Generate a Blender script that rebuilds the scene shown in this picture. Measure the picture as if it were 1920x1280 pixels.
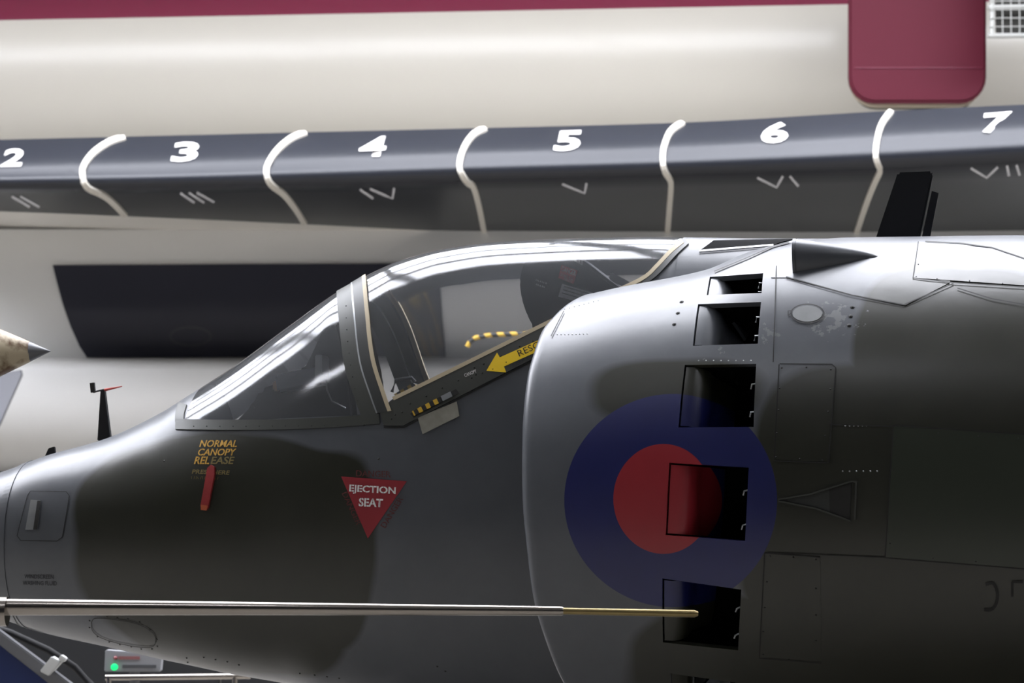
import bpy, bmesh, math, random
import numpy as np
from mathutils import Vector, Matrix
from mathutils.bvhtree import BVHTree
random.seed(4)
for o in list(bpy.data.objects): bpy.data.objects.remove(o)
SC = bpy.context.scene
COL = SC.collection

# ------------------------------------------------------------------ camera
F_PX = 4500.0
CAM = Vector((0, -9, 1.65)); AIM = Vector((0, 0, 2.37))
cd = bpy.data.cameras.new('camera'); co = bpy.data.objects.new('camera', cd); COL.objects.link(co)
co.location = CAM
FW = (AIM - CAM).normalized()
co.rotation_euler = FW.to_track_quat('-Z', 'Y').to_euler()
cd.sensor_width = 36; cd.lens = F_PX / 1920 * 36
cd.clip_end = 200
cd.dof.use_dof = True; cd.dof.focus_distance = 8.9; cd.dof.aperture_fstop = 5.0
SC.camera = co
RT = FW.cross(Vector((0, 0, 1))).normalized(); UP = RT.cross(FW)

# ------------------------------------------------------------------ world, exposure
w = bpy.data.worlds.new('hangar_air'); SC.world = w; w.use_nodes = True
w.node_tree.nodes['Background'].inputs[0].default_value = (0.55, 0.62, 0.75, 1)
w.node_tree.nodes['Background'].inputs[1].default_value = 0.12
SC.view_settings.view_transform = 'Standard'; SC.view_settings.look = 'None'
SC.view_settings.exposure = 0.0; SC.view_settings.gamma = 1.0; SC.view_settings.use_curve_mapping = False
LAMP_POWER = 14.5
CEIL_Z = 13.0

# ------------------------------------------------------------------ pixel helpers
def ray(u, v):
    return (FW + RT * ((u - 960) / F_PX) + UP * ((640 - v) / F_PX))
def P(u, v, Y):                       # point of the photograph's line of sight at depth Y
    d = ray(u, v); return CAM + d * ((Y - CAM.y) / d.y)
def PZ(u, v, Z):
    d = ray(u, v); return CAM + d * ((Z - CAM.z) / d.z)
JET = Matrix.Translation((0.55, 0.75, 0)) @ Matrix.Rotation(math.radians(-13), 4, 'Z')
JI = JET.inverted(); JI3 = JI.to_3x3()
LCAM = JI @ CAM
def L(u, v, y=0.0):                   # aircraft-local point at local depth y
    d = JI3 @ ray(u, v); return LCAM + d * ((y - LCAM.y) / d.y)

# ------------------------------------------------------------------ materials
def nt(name):
    m = bpy.data.materials.new(name); m.use_nodes = True
    return m, m.node_tree, m.node_tree.nodes['Principled BSDF']
def lin(h):
    c = [int(h[i:i+2], 16) / 255 for i in (0, 2, 4)]
    return tuple((x / 12.92 if x <= .04045 else ((x + .055) / 1.055) ** 2.4) for x in c) + (1,)
def simple(name, hexc, rough=.5, metal=0, noise=0.0, nscale=8, bump=0.0, spec=.5, coat=0):
    m, t, b = nt(name); c = lin(hexc)
    b.inputs['Roughness'].default_value = rough; b.inputs['Metallic'].default_value = metal
    b.inputs['Specular IOR Level'].default_value = spec; b.inputs['Coat Weight'].default_value = coat
    b.inputs['Base Color'].default_value = c
    if noise or bump:
        tc = t.nodes.new('ShaderNodeTexCoord'); nz = t.nodes.new('ShaderNodeTexNoise')
        nz.inputs['Scale'].default_value = nscale; nz.inputs['Detail'].default_value = 5
        t.links.new(tc.outputs['Object'], nz.inputs['Vector'])
        if noise:
            mx = t.nodes.new('ShaderNodeMix'); mx.data_type = 'RGBA'
            mx.inputs[6].default_value = tuple(x * (1 - noise) for x in c[:3]) + (1,)
            mx.inputs[7].default_value = tuple(min(1, x * (1 + noise)) for x in c[:3]) + (1,)
            t.links.new(nz.outputs['Fac'], mx.inputs[0]); t.links.new(mx.outputs[2], b.inputs['Base Color'])
        if bump:
            bp = t.nodes.new('ShaderNodeBump'); bp.inputs['Strength'].default_value = bump; bp.inputs['Distance'].default_value = .01
            t.links.new(nz.outputs['Fac'], bp.inputs['Height']); t.links.new(bp.outputs[0], b.inputs['Normal'])
    return m
def emit(name, hexc, s):
    m, t, b = nt(name); b.inputs['Emission Color'].default_value = lin(hexc); b.inputs['Emission Strength'].default_value = s
    b.inputs['Base Color'].default_value = lin(hexc); return m
def math_n(t, op, a, b=None, c=None):
    n = t.nodes.new('ShaderNodeMath'); n.operation = op
    for i, x in enumerate((a, b, c)):
        if x is None: continue
        if isinstance(x, (int, float)): n.inputs[i].default_value = x
        else: t.links.new(x, n.inputs[i])
    return n.outputs[0]
def camo(name, ellipses, roundel, rough=.34):
    """grey / green disruptive paint laid out in the aircraft's own x-z plane, plus the roundel"""
    m, t, b = nt(name)
    tc = t.nodes.new('ShaderNodeTexCoord'); sx = t.nodes.new('ShaderNodeSeparateXYZ'); t.links.new(tc.outputs['Object'], sx.inputs[0])
    nz = t.nodes.new('ShaderNodeTexNoise'); nz.inputs['Scale'].default_value = 2.2; nz.inputs['Detail'].default_value = 1
    t.links.new(tc.outputs['Object'], nz.inputs['Vector'])
    wob = math_n(t, 'MULTIPLY', math_n(t, 'SUBTRACT', nz.outputs['Fac'], .5), .35)
    mask = None
    for (x0, z0, rx, rz) in ellipses:
        dx = math_n(t, 'DIVIDE', math_n(t, 'SUBTRACT', sx.outputs['X'], x0), rx)
        dz = math_n(t, 'DIVIDE', math_n(t, 'SUBTRACT', sx.outputs['Z'], z0), rz)
        d = math_n(t, 'POWER', math_n(t, 'ADD', math_n(t, 'POWER', math_n(t, 'ABSOLUTE', dx), 3), math_n(t, 'POWER', math_n(t, 'ABSOLUTE', dz), 3)), 1/3)
        d = math_n(t, 'MULTIPLY', math_n(t, 'SUBTRACT', 1, math_n(t, 'ADD', d, wob)), min(rx, rz))
        mask = d if mask is None else math_n(t, 'MAXIMUM', mask, d)
    mr = t.nodes.new('ShaderNodeMapRange'); mr.inputs[1].default_value = -.012; mr.inputs[2].default_value = .012
    t.links.new(mask, mr.inputs[0])
    n2 = t.nodes.new('ShaderNodeTexNoise'); n2.inputs['Scale'].default_value = 5; n2.inputs['Detail'].default_value = 8; n2.inputs['Roughness'].default_value = .7
    t.links.new(tc.outputs['Object'], n2.inputs['Vector'])
    def mix(f, a, bb):
        mx = t.nodes.new('ShaderNodeMix'); mx.data_type = 'RGBA'
        if isinstance(f, float): mx.inputs[0].default_value = f
        else: t.links.new(f, mx.inputs[0])
        for i, x in ((6, a), (7, bb)):
            if isinstance(x, tuple): mx.inputs[i].default_value = x
            else: t.links.new(x, mx.inputs[i])
        return mx.outputs[2]
    grey = mix(n2.outputs['Fac'], lin('474a50'), lin('5b5e62'))
    green = mix(n2.outputs['Fac'], lin('1e1f18'), lin('2e2f25'))
    colr = mix(mr.outputs[0], grey, green)
    if roundel:
        for (x0, z0, rx, rz), cc in zip(roundel, (('171b4a', '1f2560'), ('8a222b', '9c2c34'))):
            dx = math_n(t, 'DIVIDE', math_n(t, 'SUBTRACT', sx.outputs['X'], x0), rx)
            dz = math_n(t, 'DIVIDE', math_n(t, 'SUBTRACT', sx.outputs['Z'], z0), rz)
            d = math_n(t, 'SQRT', math_n(t, 'ADD', math_n(t, 'MULTIPLY', dx, dx), math_n(t, 'MULTIPLY', dz, dz)))
            inside = math_n(t, 'LESS_THAN', d, 1.0)
            near = math_n(t, 'LESS_THAN', sx.outputs['Y'], 0.0)
            colr = mix(math_n(t, 'MULTIPLY', inside, near), colr, mix(n2.outputs['Fac'], lin(cc[0]), lin(cc[1])))
    if roundel:                     # chipped paint around the filler cap and the door frames
        n4 = t.nodes.new('ShaderNodeTexNoise'); n4.inputs['Scale'].default_value = 26; n4.inputs['Detail'].default_value = 7; n4.inputs['Roughness'].default_value = .65
        t.links.new(tc.outputs['Object'], n4.inputs['Vector'])
        for (px, pz, pr, th) in CHIPS:
            dx = math_n(t, 'SUBTRACT', sx.outputs['X'], px); dz = math_n(t, 'MULTIPLY', math_n(t, 'SUBTRACT', sx.outputs['Z'], pz), 1.6)
            dd = math_n(t, 'DIVIDE', math_n(t, 'SQRT', math_n(t, 'ADD', math_n(t, 'MULTIPLY', dx, dx), math_n(t, 'MULTIPLY', dz, dz))), pr)
            ch = math_n(t, 'GREATER_THAN', n4.outputs['Fac'], math_n(t, 'ADD', math_n(t, 'MULTIPLY', math_n(t, 'MULTIPLY', dd, dd), .16), th))
            colr = mix(ch, colr, lin('6b6d6e'))
    t.links.new(colr, b.inputs['Base Color'])
    n3 = t.nodes.new('ShaderNodeTexNoise'); n3.inputs['Scale'].default_value = 3; n3.inputs['Detail'].default_value = 6
    t.links.new(tc.outputs['Object'], n3.inputs['Vector'])
    r = t.nodes.new('ShaderNodeMapRange'); r.inputs[1].default_value = .1; r.inputs[2].default_value = .9
    r.inputs[3].default_value = rough - .06; r.inputs[4].default_value = rough + .08
    t.links.new(n3.outputs['Fac'], r.inputs[0]); t.links.new(r.outputs[0], b.inputs['Roughness'])
    b.inputs['Specular IOR Level'].default_value = .55
    b.inputs['Coat Weight'].default_value = .12; b.inputs['Coat Roughness'].default_value = .22
    bp = t.nodes.new('ShaderNodeBump'); bp.inputs['Strength'].default_value = .12; bp.inputs['Distance'].default_value = .02
    t.links.new(n3.outputs['Fac'], bp.inputs['Height']); t.links.new(bp.outputs[0], b.inputs['Normal'])
    return m
def glass(name, tint=(.95, .96, .98, 1), ior=1.75):
    m, t, b = nt(name); t.nodes.remove(b); out = t.nodes['Material Output']
    tr = t.nodes.new('ShaderNodeBsdfTransparent'); tr.inputs[0].default_value = tint
    gl = t.nodes.new('ShaderNodeBsdfGlossy'); gl.inputs['Roughness'].default_value = .09
    df = t.nodes.new('ShaderNodeBsdfDiffuse'); df.inputs[0].default_value = (.75, .8, .86, 1)
    fr = t.nodes.new('ShaderNodeFresnel'); fr.inputs[0].default_value = ior
    m0 = t.nodes.new('ShaderNodeMixShader'); m0.inputs[0].default_value = .06      # dusty, scratched acrylic
    t.links.new(tr.outputs[0], m0.inputs[1]); t.links.new(df.outputs[0], m0.inputs[2])
    mx = t.nodes.new('ShaderNodeMixShader'); t.links.new(fr.outputs[0], mx.inputs[0])
    t.links.new(m0.outputs[0], mx.inputs[1]); t.links.new(gl.outputs[0], mx.inputs[2]); t.links.new(mx.outputs[0], out.inputs[0])
    return m
def hazard(name, scale, ang):
    m, t, b = nt(name)
    tc = t.nodes.new('ShaderNodeTexCoord'); wv = t.nodes.new('ShaderNodeTexWave'); mp = t.nodes.new('ShaderNodeMapping')
    mp.inputs['Rotation'].default_value = (0, ang, 0); wv.inputs['Scale'].default_value = scale
    t.links.new(tc.outputs['Object'], mp.inputs[0]); t.links.new(mp.outputs[0], wv.inputs[0])
    cr = t.nodes.new('ShaderNodeValToRGB'); cr.color_ramp.interpolation = 'CONSTANT'
    cr.color_ramp.elements[0].color = lin('1a1a18'); cr.color_ramp.elements[1].color = lin('c9a22e'); cr.color_ramp.elements[1].position = .5
    t.links.new(wv.outputs['Fac'], cr.inputs[0]); t.links.new(cr.outputs[0], b.inputs['Base Color']); return m

# ------------------------------------------------------------------ object helpers
def link(name, me, mat, parent=None, smooth=False, label=None, kind=None):
    o = bpy.data.objects.new(name, me); COL.objects.link(o)
    if mat: me.materials.append(mat)
    if parent: o.parent = parent
    if smooth: me.shade_smooth()
    if label: o['label'] = label
    if kind: o['kind'] = kind
    return o
def mesh(name, vs, fs, mat, parent=None, smooth=False, merge=0, sharp=None, **k):
    me = bpy.data.meshes.new(name); me.from_pydata([tuple(v) for v in vs], [], fs)
    bm = bmesh.new(); bm.from_mesh(me)
    if merge: bmesh.ops.remove_doubles(bm, verts=bm.verts, dist=merge)
    bmesh.ops.recalc_face_normals(bm, faces=bm.faces)
    bm.to_mesh(me); bm.free()
    o = link(name, me, mat, parent, smooth, **k)
    if smooth and sharp: me.set_sharp_from_angle(angle=math.radians(sharp))
    return o
def empty(name, label, cat, loc=(0, 0, 0), M=None, group=None):
    o = bpy.data.objects.new(name, None); COL.objects.link(o)
    if M is not None: o.matrix_world = M
    else: o.location = loc
    o['label'] = label; o['category'] = cat
    if group: o['group'] = group
    return o
def tag(o, label, cat, group=None):
    o['label'] = label; o['category'] = cat
    if group: o['group'] = group
    return o
def box(name, c, s, mat, parent=None, R=None, bevel=.0, **k):
    bm = bmesh.new(); bmesh.ops.create_cube(bm, size=1)
    for v in bm.verts: v.co = Vector((v.co.x * s[0], v.co.y * s[1], v.co.z * s[2]))
    if bevel: bmesh.ops.bevel(bm, geom=bm.edges[:], offset=bevel, segments=2, affect='EDGES')
    M = Matrix.Translation(c) @ (R.to_4x4() if R else Matrix())
    bm.transform(M)
    me = bpy.data.meshes.new(name); bm.to_mesh(me); bm.free()
    return link(name, me, mat, parent, **k)
def tube(name, pts, rad, mat, parent=None, n=16, cap=True, **k):
    pts = [Vector(p) for p in pts]; rad = rad if isinstance(rad, (list, tuple)) else [rad] * len(pts)
    vs, fs = [], []
    for i, p in enumerate(pts):
        d = (pts[min(i + 1, len(pts) - 1)] - pts[max(i - 1, 0)]).normalized()
        a = d.orthogonal() if abs(d.z) > .9 else d.cross(Vector((0, 0, 1))); a.normalize(); b = d.cross(a)
        for j in range(n):
            q = 2 * math.pi * j / n; vs.append(p + (a * math.cos(q) + b * math.sin(q)) * rad[i])
    for i in range(len(pts) - 1):
        for j in range(n): fs.append((i*n+j, i*n+(j+1) % n, (i+1)*n+(j+1) % n, (i+1)*n+j))
    if cap: fs += [tuple(range(n)), tuple(range((len(pts)-1)*n, len(pts)*n))]
    return mesh(name, vs, fs, mat, parent, smooth=True, sharp=40, **k)
def prism(name, poly, y0, y1, mat, parent=None, bevel=0, fn=None, **k):
    """side-view outline (x,z) given real depth from y0 to y1"""
    bm = bmesh.new(); n = len(poly)
    a = [bm.verts.new((p[0], y0, p[1])) for p in poly]; b = [bm.verts.new((p[0], y1, p[1])) for p in poly]
    bm.faces.new(a); bm.faces.new(b[::-1])
    for i in range(n): bm.faces.new((a[i], b[i], b[(i+1) % n], a[(i+1) % n]))
    bmesh.ops.recalc_face_normals(bm, faces=bm.faces)
    if bevel: bmesh.ops.bevel(bm, geom=bm.edges[:], offset=bevel, segments=2, affect='EDGES')
    me = bpy.data.meshes.new(name); bm.to_mesh(me); bm.free()
    return link(name, me, mat, parent, **k)

class Surf:
    def __init__(s, vs, fs, local):
        s.b = BVHTree.FromPolygons([Vector(v) for v in vs], fs); s.local = local
    def cast(s, u, v):
        v0 = v
        for k in range(240):
            v = v0 + (k // 2 + k % 2) * (1 if k % 2 else -1)      # nearest row that meets the surface
            d = ray(u, v); o = CAM
            if s.local: d = JI3 @ d; o = LCAM
            d = d.normalized(); h = s.b.ray_cast(o, d)
            if h[0] is not None:
                n = h[1]
                return h[0], (n if n.dot(d) < 0 else -n)
        raise Exception('miss %s %s' % (u, v))
def resample(pts, step):
    out = []
    for (a, b) in zip(pts[:-1], pts[1:]):
        n = max(1, int(math.dist(a, b) / step))
        out += [(a[0] + (b[0]-a[0]) * i / n, a[1] + (b[1]-a[1]) * i / n) for i in range(n)]
    return out + [pts[-1]]
def smooth_line(pts, n=6):
    pts = [np.array(p, float) for p in pts]; pp = [2*pts[0]-pts[1]] + pts + [2*pts[-1]-pts[-2]]; out = []
    for i in range(1, len(pp) - 2):
        a, b, c, d = pp[i-1:i+3]
        for k in range(n):
            t = k / n; out.append(tuple(.5*((2*b)+(c-a)*t+(2*a-5*b+4*c-d)*t*t+(3*b-a-3*c+d)*t**3)))
    return out + [tuple(pts[-1])]
def poly_patch(name, S, loops, off, mat, parent, maxe=24, thick=0.004, **k):
    """plate lying on a surface: outline(s) cast onto S, lifted by off, with an edge of its own"""
    bm = bmesh.new()
    for lp in loops:
        f = bm.faces.new([bm.verts.new((p[0], p[1], 0)) for p in lp])
    bmesh.ops.triangulate(bm, faces=bm.faces)
    for it in range(7):
        es = [e for e in bm.edges if e.calc_length() > maxe]
        if not es: break
        bmesh.ops.subdivide_edges(bm, edges=es, cuts=1); bmesh.ops.triangulate(bm, faces=bm.faces)
    finish_patch(bm, S, off, thick)
    me = bpy.data.meshes.new(name); bm.to_mesh(me); bm.free()
    o = link(name, me, mat, parent, smooth=True, **k); me.set_sharp_from_angle(angle=.6); return o
def finish_patch(bm, S, off, thick):
    nrm = {}
    for v in bm.verts:
        p, n = S.cast(v.co.x, v.co.y); nrm[v] = n; v.co = p + n * off
    if thick:
        be = [e for e in bm.edges if e.is_boundary]; low = {}
        for e in be:
            for v in e.verts:
                if v not in low: low[v] = bm.verts.new(v.co - nrm[v] * thick)
        for e in be:
            a, b = e.verts; bm.faces.new((a, b, low[b], low[a]))
    bmesh.ops.recalc_face_normals(bm, faces=bm.faces)
def ribbon_bm(bm, S, pts, w, off, step=12, thick=0.0):
    pts = resample(pts, step); W = w if callable(w) else (lambda t: w)
    L_, R_ = [], []
    for i, p in enumerate(pts):
        a = pts[max(i-1, 0)]; b = pts[min(i+1, len(pts)-1)]
        d = Vector((b[0]-a[0], b[1]-a[1])).normalized(); hw = W(i / (len(pts)-1)) / 2
        for lst, s in ((L_, -1), (R_, 1)):
            h, n = S.cast(p[0] - d.y * hw * s, p[1] + d.x * hw * s)
            lst.append((bm.verts.new(h + n * off), h - n * thick))
    for i in range(len(pts) - 1):
        bm.faces.new((L_[i][0], L_[i+1][0], R_[i+1][0], R_[i][0]))
    if thick:
        for lst in (L_, R_):
            lo = [bm.verts.new(q[1]) for q in lst]
            for i in range(len(pts) - 1): bm.faces.new((lst[i][0], lst[i+1][0], lo[i+1], lo[i]))
def ribbon(name, S, lines, w, off, mat, parent, step=12, thick=0.0, **k):
    bm = bmesh.new()
    for ln in lines: ribbon_bm(bm, S, ln, w, off, step, thick)
    bmesh.ops.recalc_face_normals(bm, faces=bm.faces)
    me = bpy.data.meshes.new(name); bm.to_mesh(me); bm.free()
    return link(name, me, mat, parent, **k)
def dots(name, S, pts, r, off, mat, parent, sides=8, **k):
    bm = bmesh.new()
    for (u, v) in pts:
        h, n = S.cast(u, v); a = n.orthogonal().normalized(); b = n.cross(a)
        c = bm.verts.new(h + n * (off + r * .25))
        ring = [bm.verts.new(h + n * off * .3 + (a*math.cos(q)+b*math.sin(q))*r) for q in [2*math.pi*i/sides for i in range(sides)]]
        for i in range(sides): bm.faces.new((c, ring[i], ring[(i+1) % sides]))
    me = bpy.data.meshes.new(name); bm.to_mesh(me); bm.free()
    return link(name, me, mat, parent, **k)
def text_bm(txt, bold=0.0, stencil=0.0):
    cu = bpy.data.curves.new('t', 'FONT'); cu.body = txt; cu.offset = bold; cu.resolution_u = 3
    ob = bpy.data.objects.new('t', cu); COL.objects.link(ob)
    dg = bpy.context.evaluated_depsgraph_get(); me = bpy.data.meshes.new_from_object(ob.evaluated_get(dg))
    bpy.data.objects.remove(ob); bpy.data.curves.remove(cu)
    bm = bmesh.new(); bm.from_mesh(me); bpy.data.meshes.remove(me)
    bmesh.ops.remove_doubles(bm, verts=bm.verts, dist=1e-5)
    if stencil:                     # stencil bridges: cut a thin upright gap through each letter
        left = set(bm.faces); isl = []
        while left:
            st = [left.pop()]; g = set(st)
            while st:
                f = st.pop()
                for e in f.edges:
                    for q in e.link_faces:
                        if q in left: left.discard(q); g.add(q); st.append(q)
            xs = [v.co.x for f in g for v in f.verts]; isl.append((min(xs), max(xs)))
        for a, b in isl:
            if b - a < .25: continue
            c = a + (b - a) * .5
            for s in (-1, 1):
                bmesh.ops.bisect_plane(bm, geom=bm.verts[:]+bm.edges[:]+bm.faces[:], plane_co=(c+s*stencil/2, 0, 0), plane_no=(1, 0, 0))
            kill = [f for f in bm.faces if abs(f.calc_center_median().x - c) < stencil/2]
            bmesh.ops.delete(bm, geom=kill, context='FACES')
    xs = [v.co.x for v in bm.verts]; ys = [v.co.y for v in bm.verts]
    x0, x1, y0, y1 = min(xs), max(xs), min(ys), max(ys)
    for v in bm.verts: v.co = Vector(((v.co.x-x0)/(x1-x0), (v.co.y-y0)/(y1-y0), 0))
    return bm
def lettering(name, S, txt, bl, br, tl, off, mat, parent, bold=0.0, stencil=0.0, **k):
    """txt fitted in the parallelogram with bottom-left, bottom-right, top-left corners"""
    bm = text_bm(txt, bold, stencil)
    for v in bm.verts:
        a, b = v.co.x, v.co.y
        v.co = Vector((bl[0]+(br[0]-bl[0])*a+(tl[0]-bl[0])*b, bl[1]+(br[1]-bl[1])*a+(tl[1]-bl[1])*b, 0))
    finish_patch(bm, S, off, 0)
    me = bpy.data.meshes.new(name); bm.to_mesh(me); bm.free()
    return link(name, me, mat, parent, **k)
def tab(xs, ys):
    xs = np.array(xs, float); ys = np.array(ys, float); o = np.argsort(xs); xs, ys = xs[o], ys[o]
    h = np.diff(xs); d = np.diff(ys) / h; m = np.zeros(len(xs)); m[0], m[-1] = d[0], d[-1]
    for i in range(1, len(xs)-1):
        m[i] = 0 if d[i-1]*d[i] <= 0 else 2*d[i-1]*d[i]/(d[i-1]+d[i])
    def f(x):
        x = min(max(x, xs[0]), xs[-1]); i = min(max(int(np.searchsorted(xs, x)) - 1, 0), len(h)-1)
        t = (x-xs[i])/h[i]
        return float((2*t**3-3*t*t+1)*ys[i]+(t**3-2*t*t+t)*h[i]*m[i]+(-2*t**3+3*t*t)*ys[i+1]+(t**3-t*t)*h[i]*m[i+1])
    return f
def grid_faces(nr, nc, base=0, skip=None):
    return [(base+i*nc+j, base+i*nc+j+1, base+(i+1)*nc+j+1, base+(i+1)*nc+j) for i in range(nr-1) for j in range(nc-1) if not (skip and skip(i, j))]

# ================================================================== the hangar
M_FLOOR = simple('painted_concrete', '7c7871', .6, noise=.15, nscale=1.5)
M_WALL = simple('hangar_wall_sheet', '9a9b9a', .7, noise=.06, nscale=2)
M_CEIL = simple('hangar_ceiling_sheet', 'd8dadd', .8)
def struct(o): o['kind'] = 'structure'; return o
struct(box('floor', (0, 8, -.05), (64, 64, .1), M_FLOOR))
struct(box('ceiling', (0, 8, CEIL_Z + .05), (64, 64, .1), M_CEIL))
struct(box('wall_back', (0, 40.05, CEIL_Z/2), (64, .1, CEIL_Z), M_WALL))
struct(box('wall_left', (-32.05, 8, CEIL_Z/2), (.1, 64, CEIL_Z), M_WALL))
struct(box('wall_right', (32.05, 8, CEIL_Z/2), (.1, 64, CEIL_Z), M_WALL))
struct(box('wall_front', (0, -24.05, CEIL_Z/2), (64, .1, CEIL_Z), simple('hangar_door_dark_grey', '3c3d40', .8)))
M_LAMP = emit('lamp_diffuser', 'f4f6ff', LAMP_POWER)
M_LAMPF = simple('lamp_housing', 'd0d0d0', .5)
for iy, yy in enumerate((-9, 2.2, 5.2, 8.2, 11.2)):
    for ix, xx in enumerate((-18, -13, -8, -3, 2, 7, 12, 17) if iy else (-13, -3, 8, 13, 18)):
        e = empty('ceiling_light', 'long white hangar ceiling light hung above the aircraft', 'light', (xx, yy, CEIL_Z - .12), group='hangar ceiling lights')
        box('housing', (0, 0, .06), ((2.2 if iy == 0 else 4.7), (1.4 if iy == 0 else 2.6), .12), M_LAMPF, e)
        box('diffuser', (0, 0, -.012), ((2.0 if iy == 0 else 4.5), (1.2 if iy == 0 else 2.4), .02), M_LAMP, e)

# ================================================================== the jump jet: body surfaces
st = [(-150,918,1118,1015,.19),(-60,900,1145,1015,.235),(0,887,1157,1015,.265),(100,852,1188,1010,.325),(210,821,1212,1004,.375),
      (330,764,1239,996,.415),(345,754,1242,995,.42),(450,686,1264,990,.44),(560,605,1284,984,.455),(640,548,1310,978,.465),(665,534,1313,976,.467),
      (700,514,1318,974,.47),(760,488,1322,970,.475),(840,467,1328,966,.48),(930,455,1332,960,.48),(1000,451,1336,955,.48),
      (1100,447,1340,950,.48),(1200,445,1344,945,.48),(1290,446,1346,940,.48),(1450,448,1350,930,.48),(1700,448,1350,930,.48),(2100,448,1350,930,.48),(3300,470,1340,930,.46)]
X_, T_, B_, C_, W_ = [], [], [], [], []
for (u, vt, vb, vc, hw) in st:
    p = L(u, vt); X_.append(p.x); T_.append(p.z); B_.append(L(u, vb).z); C_.append(L(u, vc).z); W_.append(hw)
fT, fB, fC, fW = tab(X_, T_), tab(X_, B_), tab(X_, C_), tab(X_, W_)
def sgnpow(a, e): return math.copysign(abs(a) ** e, a)
def Bpt(x, t, grow=0.0):
    c, s = math.cos(t), math.sin(t); e = 2 / 2.15
    H = (fT(x) - fC(x)) if s > 0 else (fC(x) - fB(x))
    return Vector((x, -(fW(x)+grow) * sgnpow(c, e), fC(x) + (H+grow) * sgnpow(s, e)))
def Btheta(p):
    z = fC(p.x); H = (fT(p.x)-z) if p.z > z else (z-fB(p.x)); e = 2.15 / 2
    return math.atan2(sgnpow((p.z-z)/H, e), (abs(p.y)/fW(p.x)) ** e)
HP = math.pi / 2
xs = np.linspace(X_[0], X_[-1], 300); ts = np.linspace(-HP, HP, 120)
vs = [Bpt(x, t) for x in xs for t in ts]
SB = Surf(vs, grid_faces(300, 120), True)

# cowl
ct = [(880,600,-.30,.98),(1000,583,-.30,1.02),(1050,570,-.30,1.04),(1160,543,-.29,1.07),(1330,507,-.26,1.09),(1430,478,-.2,1.10),(1500,460,-.14,1.10),(1600,450,-.10,1.10),(1750,447,-.08,1.10),(2150,445,-.08,1.09),(2700,450,-.08,1.02),(3300,480,-.08,.85)]
cX, cT, cY, cW, cB, cC = [], [], [], [], [], []
for (u, vt, yo, hw) in ct:
    p = L(u, vt, -.3 if u < 1400 else -.1); cX.append(p.x); cT.append(p.z); cY.append(yo); cW.append(hw)
    cB.append(L(u, 1395, -.3).z); cC.append(L(u, 935, -.9).z)
gT, gB, gC, gW, gY = tab(cX, cT), tab(cX, cB), tab(cX, cC), tab(cX, cW), tab(cX, cY)
def Cpt(x, t):
    c, s = math.cos(t), math.sin(t); e = 2 / 2.2
    H = (gT(x)-gC(x)) if s > 0 else (gC(x)-gB(x))
    return Vector((x, gY(x) - (gW(x)+gY(x)) * sgnpow(c, e), gC(x) + H * sgnpow(s, e)))
def Cnorm(x, t):
    h = 1e-3; a = Cpt(x+h, t) - Cpt(x-h, t); b = Cpt(x, t+h) - Cpt(x, t-h); n = a.cross(b).normalized()
    c = Cpt(x, t) - Vector((x, gY(x), gC(x)))
    return n if n.dot(c) > 0 else -n
def Ctheta(p):
    z = gC(p.x); H = (gT(p.x)-z) if p.z > z else (z-gB(p.x)); e = 1.1
    return math.atan2(sgnpow((p.z-z)/H, e), (max(0, gY(p.x)-p.y)/(gW(p.x)+gY(p.x))) ** e)
xs2 = np.linspace(cX[0], cX[-1], 280)
vs2 = [Cpt(x, t) for x in xs2 for t in np.linspace(-HP, HP, 140)]
SCW = Surf(vs2, grid_faces(280, 140), True)

def cxy(u, v):
    p, n = SCW.cast(u, v); return p.x, Ctheta(p)
def bxy(u, v):
    p, n = SB.cast(u, v); return p.x, Btheta(p)
# paint layout -----------------------------------------------------
def hitB(u, v): return SB.cast(u, v)[0]
def hitC(u, v): return SCW.cast(u, v)[0]
l, r = hitC(1058, 935), hitC(1457, 938); tp, bt = hitC(1275, 738), hitC(1262, 1138)
rl, rr = hitC(1150, 935), hitC(1336, 935); rt, rb = hitC(1250, 832), hitC(1240, 1038)
ROUND = [((l.x+r.x)/2, (tp.z+bt.z)/2, (r.x-l.x)/2, (tp.z-bt.z)/2), ((rl.x+rr.x)/2, (rt.z+rb.z)/2, (rr.x-rl.x)/2, (rt.z-rb.z)/2)]
def ell(hit, u0, v0, u1, v1):
    a, b = hit(u0, (v0+v1)/2), hit(u1, (v0+v1)/2); c, d = hit((u0+u1)/2, v0), hit((u0+u1)/2, v1)
    return ((a.x+b.x)/2, (c.z+d.z)/2, abs(b.x-a.x)/2, abs(c.z-d.z)/2)
GREEN_B = [ell(hitB, 135, 812, 700, 1240), ell(hitB, 280, 1040, 640, 1290)]
M_BODY = camo('nose_camouflage_paint', GREEN_B, None, .33)
e2 = ell(hitC, 1115, 676, 1420, 790)
far = hitC(1980, 900); a1 = hitC(1440, 760)
GREEN_C = [e2, ell(hitC, 1190, 1120, 1800, 1390), ell(hitC, 1400, 665, 1990, 1380), ell(hitC, 1590, 505, 2000, 900), ell(hitC, 1880, 560, 2900, 1330)]
CHIPS = [(hitC(1552,590).x, hitC(1552,595).z, .17, .53), (hitC(1446,610).x, hitC(1446,620).z, .09, .55), (hitC(1340,676).x, hitC(1340,676).z, .12, .60)]
M_COWL = camo('cowl_camouflage_paint', GREEN_C, ROUND, .34)
M_FRAME = simple('canopy_frame_grey_paint', '393b36', .45, noise=.12, nscale=14)
M_FRAME2 = simple('dark_frame_paint', '2d2f2d', .45, noise=.12, nscale=14)
M_SEAL = simple('tan_canopy_sealant', 'b3a589', .6)
M_SEAM = simple('dark_gaps_and_shade', '1c1c1a', .7)  # dark joints and stencils, also the shade painted into hollows
M_RIV = simple('fastener_heads_worn', '2a2a28', .5, metal=.3)
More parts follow.
